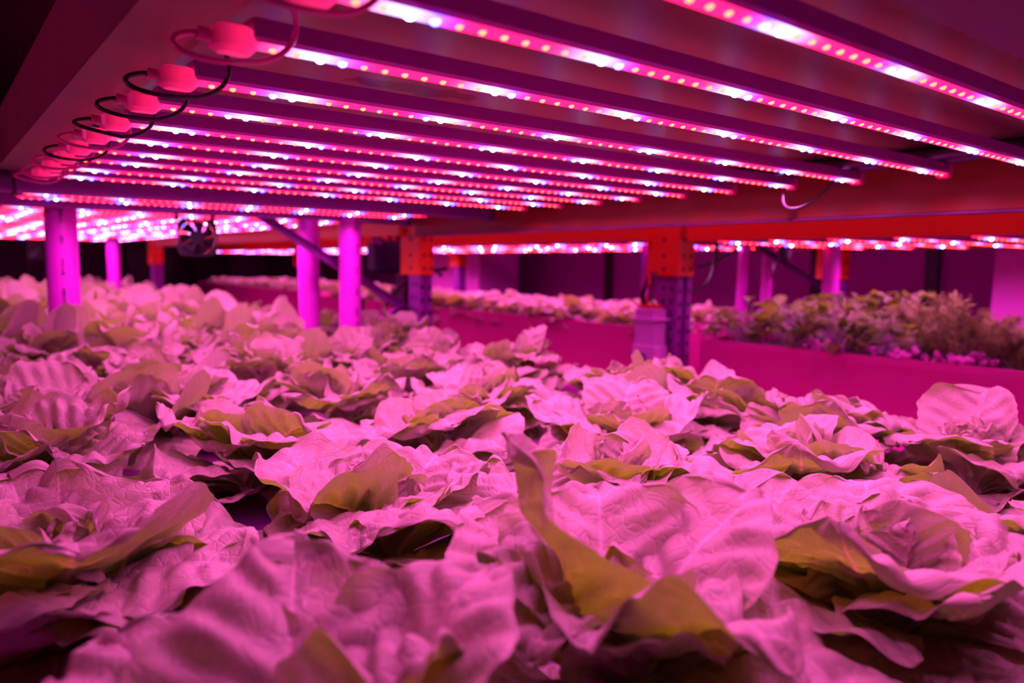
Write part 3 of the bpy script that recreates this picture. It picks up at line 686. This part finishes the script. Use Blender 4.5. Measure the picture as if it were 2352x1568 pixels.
# unseen fill lamps added over the aisle to brighten the opposite tray and beam
for k, y in enumerate((.3, 1.7, 3.1, 4.6, 6.2)):
    t = empty('aisle_fill_lamp', (1.86, y, 1.0)); tag(t, 'added pink fill lamp high over the aisle between the racks, outside the picture, %s along' % ORD[k], 'fill lamp')
    MB().box((-.04, -.5, 0), (.04, .5, .05), bev=.01).build('housing', M['housing'], t)
    MB().tube([(0, -.48, -.012), (0, .48, -.012)], .013, 12).build('tube', M['aisle_fill_tube'], t)
    MB().tube([(0, -.3, .05), (0, -.3, .5)], .004).build('hanger', M['steel_dark'], t); MB().tube([(0, .3, .05), (0, .3, .5)], .004).build('hanger', M['steel_dark'], t)
    l = bpy.data.lights.new('fill_tube_light', 'AREA'); l.shape = 'RECTANGLE'; l.size = .05; l.size_y = .95; l.energy = AISLE_FILL; l.color = (1, .04, .55)
    o = bpy.data.objects.new('fill_tube_light', l); C.objects.link(o); o.parent = t; o.location = (0, 0, -.03)
t = empty('aisle_fill_lamp', (-1.25, 1.2, .42)); tag(t, 'added pink fill lamp in the left aisle, outside the picture', 'fill lamp')  # unseen fill lamp added to brighten the upper left rail
MB().box((-.04, -.5, 0), (.04, .5, .05), bev=.01).build('housing', M['housing'], t)
MB().tube([(0, -.48, -.012), (0, .48, -.012)], .013, 12).build('tube', M['aisle_fill_tube'], t)
MB().tube([(0, -.3, .05), (0, -.3, .33)], .004).build('hanger', M['steel_dark'], t)
l = bpy.data.lights.new('fill_tube_light', 'AREA'); l.shape = 'RECTANGLE'; l.size = .05; l.size_y = .95; l.energy = 5; l.color = (1, .06, .5)
o = bpy.data.objects.new('fill_tube_light', l); C.objects.link(o); o.parent = t; o.location = (.05, 0, -.01); o.rotation_euler = (0, -1.35, 0)
# dark lip of the shelf above the first bars
t = MB().box((.175, .10, .180), (1.47, .262, .2049)).build('shelf_lip', M['walld']); tag(t, 'dark lip under the front edge of the near shelf, top right corner', 'shelf lip')
# bright columns
t = MB().box((3.52, .55, -1.5), (3.95, 1.265, 1.5)).build('column', M['pillar']); tag(t, 'bright white column at the right edge behind the dill', 'column')
t = MB().box((3.55, 5.0, -1.5), (3.95, 5.80, 1.5)).build('column', M['pillar']); tag(t, 'bright white column right of the tall orange connector', 'column')
# dark panels at far left
for k, (x0, x1) in enumerate(((1.98, 2.5), (2.75, 3.2))):
    t = MB().box((x0, 10.2, -1.5), (x1, 10.25, 1.2)).build('dark_panel', M['black']); tag(t, 'black panel in the far background, %s of two' % ('left', 'right')[k], 'panel')
t = MB().box((.93, 10.2, -1.5), (1.0, 10.25, 1.2)).build('dark_panel', M['black']); tag(t, 'narrow black strip on the far wall left of the thick pipe', 'panel')

# ------------------------------------------------------------------ strawberries and dill in the right tray
def small_leaf(L, W, seed):
    return leaf_arrays(L, W, 20, -25, seed, 10, 8, cup=.3, ruf=.10, puck=.03, wb=.3)
def bush(seed, h, spread, nleaf, L):
    r = random.Random(seed); Ps, Fs, Us = [], [], []; n = 0; st = MB()
    for i in range(nleaf):
        a = r.random()*6.28; rad = spread*math.sqrt(r.random()); z = h*(1-.55*(rad/spread)**2)*r.uniform(.6, 1.05)
        P, F, U = small_leaf(L*r.uniform(.8, 1.2), L*r.uniform(.8, 1.1), r.randrange(999))
        m = np.array(Matrix.Translation((rad*math.cos(a), rad*math.sin(a), z)) @ Matrix.Rotation(a+r.uniform(-.7, .7), 4, 'Z') @ Matrix.Rotation(r.uniform(-.2, .6), 4, 'Y'))
        Ps.append(P @ m[:3, :3].T+m[:3, 3]); Fs.append(F+n); Us.append(U); n += len(P)
        st.tube([(r.uniform(-.01, .01), r.uniform(-.01, .01), 0), (rad*.5*math.cos(a), rad*.5*math.sin(a), z*.6), (rad*math.cos(a), rad*math.sin(a), z)], .0018, 5)
    return mesh_np('foliage', np.concatenate(Ps), np.concatenate(Fs), np.concatenate(Us), M['leaf_dark']), st.mesh('stems', M['stem'])
BU = [bush(i, .15, .11, 46, .055) for i in range(3)]
places = [(2.42, 1.69, .95), (2.44, 1.50, 1.0), (2.42, 1.33, 1.05), (2.44, 1.17, .95), (2.68, 1.66, 1.15), (2.70, 1.44, 1.15), (2.72, 1.24, 1.1), (2.98, 1.62, 1.2), (3.0, 1.38, 1.2)]
pl = ['behind the white controller box at the rim of the right tray', 'second from the white box along the rim of the right tray', 'third along the rim of the right tray, under the bright pipe', 'at the rim next to the dill',
      'in the second line behind the white box', 'in the second line, middle of the right tray', 'in the second line next to the dill', 'in the rear line, left', 'in the rear line, right, at the foot of the bright pipe']
for k, ((x, y, s), l) in enumerate(zip(places, pl)):
    t = empty('strawberry_plant', (x, y, -.30), k*1.3); t.scale = (s*1.05, s*1.05, s*1.2); tag(t, 'leafy strawberry-like plant ' + l, 'plant', 'leafy plants of the right tray')
    child('foliage', BU[k % 3][0], t); child('stems', BU[k % 3][1], t)
def dill(seed, h):
    r = random.Random(seed); b = MB(); st = MB()
    for i in range(9):
        a = r.random()*6.28; sp = r.uniform(.03, .12); p0 = Vector((r.uniform(-.02, .02), r.uniform(-.02, .02), 0)); p1 = Vector((sp*math.cos(a), sp*math.sin(a), h*r.uniform(.6, 1)))
        mid = (p0+p1)/2+Vector((0, 0, .03)); pts = [p0*(1-q)**2+mid*2*q*(1-q)+p1*q*q for q in [j/8 for j in range(9)]]
        st.tube(pts, [.002]*5+[.0012]*4, 5)
        for j in range(1, 9):
            for q in range(24):
                d = Vector((r.gauss(0, 1), r.gauss(0, 1), r.gauss(.5, .8))).normalized(); ln = r.uniform(.015, .04)
                e = pts[j]+d*ln; sd = d.orthogonal().normalized()*.0011
                b.add([pts[j]-sd, pts[j]+sd, e+sd*.4, e-sd*.4], [(0, 1, 2, 3)])
                for u in range(4):
                    m_ = pts[j]+d*ln*r.uniform(.3, 1); d2 = Vector((r.gauss(0, 1), r.gauss(0, 1), r.gauss(0, 1))).normalized()*r.uniform(.006, .014); s2 = d2.orthogonal().normalized()*.0009
                    b.add([m_-s2, m_+s2, m_+d2], [(0, 1, 2)])
    return b.mesh('fronds', M['dill']), st.mesh('stems', M['stem'])
DI = [dill(i, .20) for i in range(3)]
for k, (x, y, s, l) in enumerate(((2.40, 1.05, .85, 'leftmost, at the rim beside the leafy plants'), (2.56, 1.08, 1.15, 'tallest, under the black wall joint'), (2.38, .95, .95, 'in front, hanging over the tray rim'), (2.62, .97, 1.1, 'behind, left of the white column'), (2.42, .86, 1.0, 'in front of the white column'), (2.62, .86, 1.0, 'at the right edge, behind the front ones'), (2.86, 1.16, 1.0, 'at the rear, between black joint and bright pipe'), (2.40, .77, .9, 'cut by the right edge of the picture'), (2.84, 1.0, 1.1, 'farthest back, before the foot of the white column'))):
    t = empty('dill_plant', (x, y, -.30), k*.9); t.scale = (s*.9, s*.9, s*(.92 if 'tallest' in l else .72)); tag(t, 'feathery dill plant ' + l, 'herb', 'dill plants of the right tray')
    child('fronds', DI[k % 3][0], t)['kind'] = 'stuff'; child('stems', DI[k % 3][1], t)
def lump(x, y, sx, seed, label):
    r = random.Random(seed); b = MB()
    for i in range(60):
        q = r.uniform(.006, .013); c = (x+r.gauss(0, .02), y+r.gauss(0, sx), -.275+abs(r.gauss(0, .010)))
        b.dome((c[0], c[1], c[2]+q), q, 1.0, 0, 6, 2); b.dome((c[0], c[1], c[2]+q), q, -1.0, 0, 6, 2)
    tag(b.build('perlite', M['perlite']), label, 'perlite', None, 'stuff')
lump(2.345, 1.34, .03, 1, 'white perlite heap on the tray rim under the leafy plants'); lump(2.345, 1.07, .03, 2, 'white perlite heap on the tray rim where the dill begins'); lump(2.345, .90, .04, 3, 'white perlite heap on the tray rim under the dill at right')
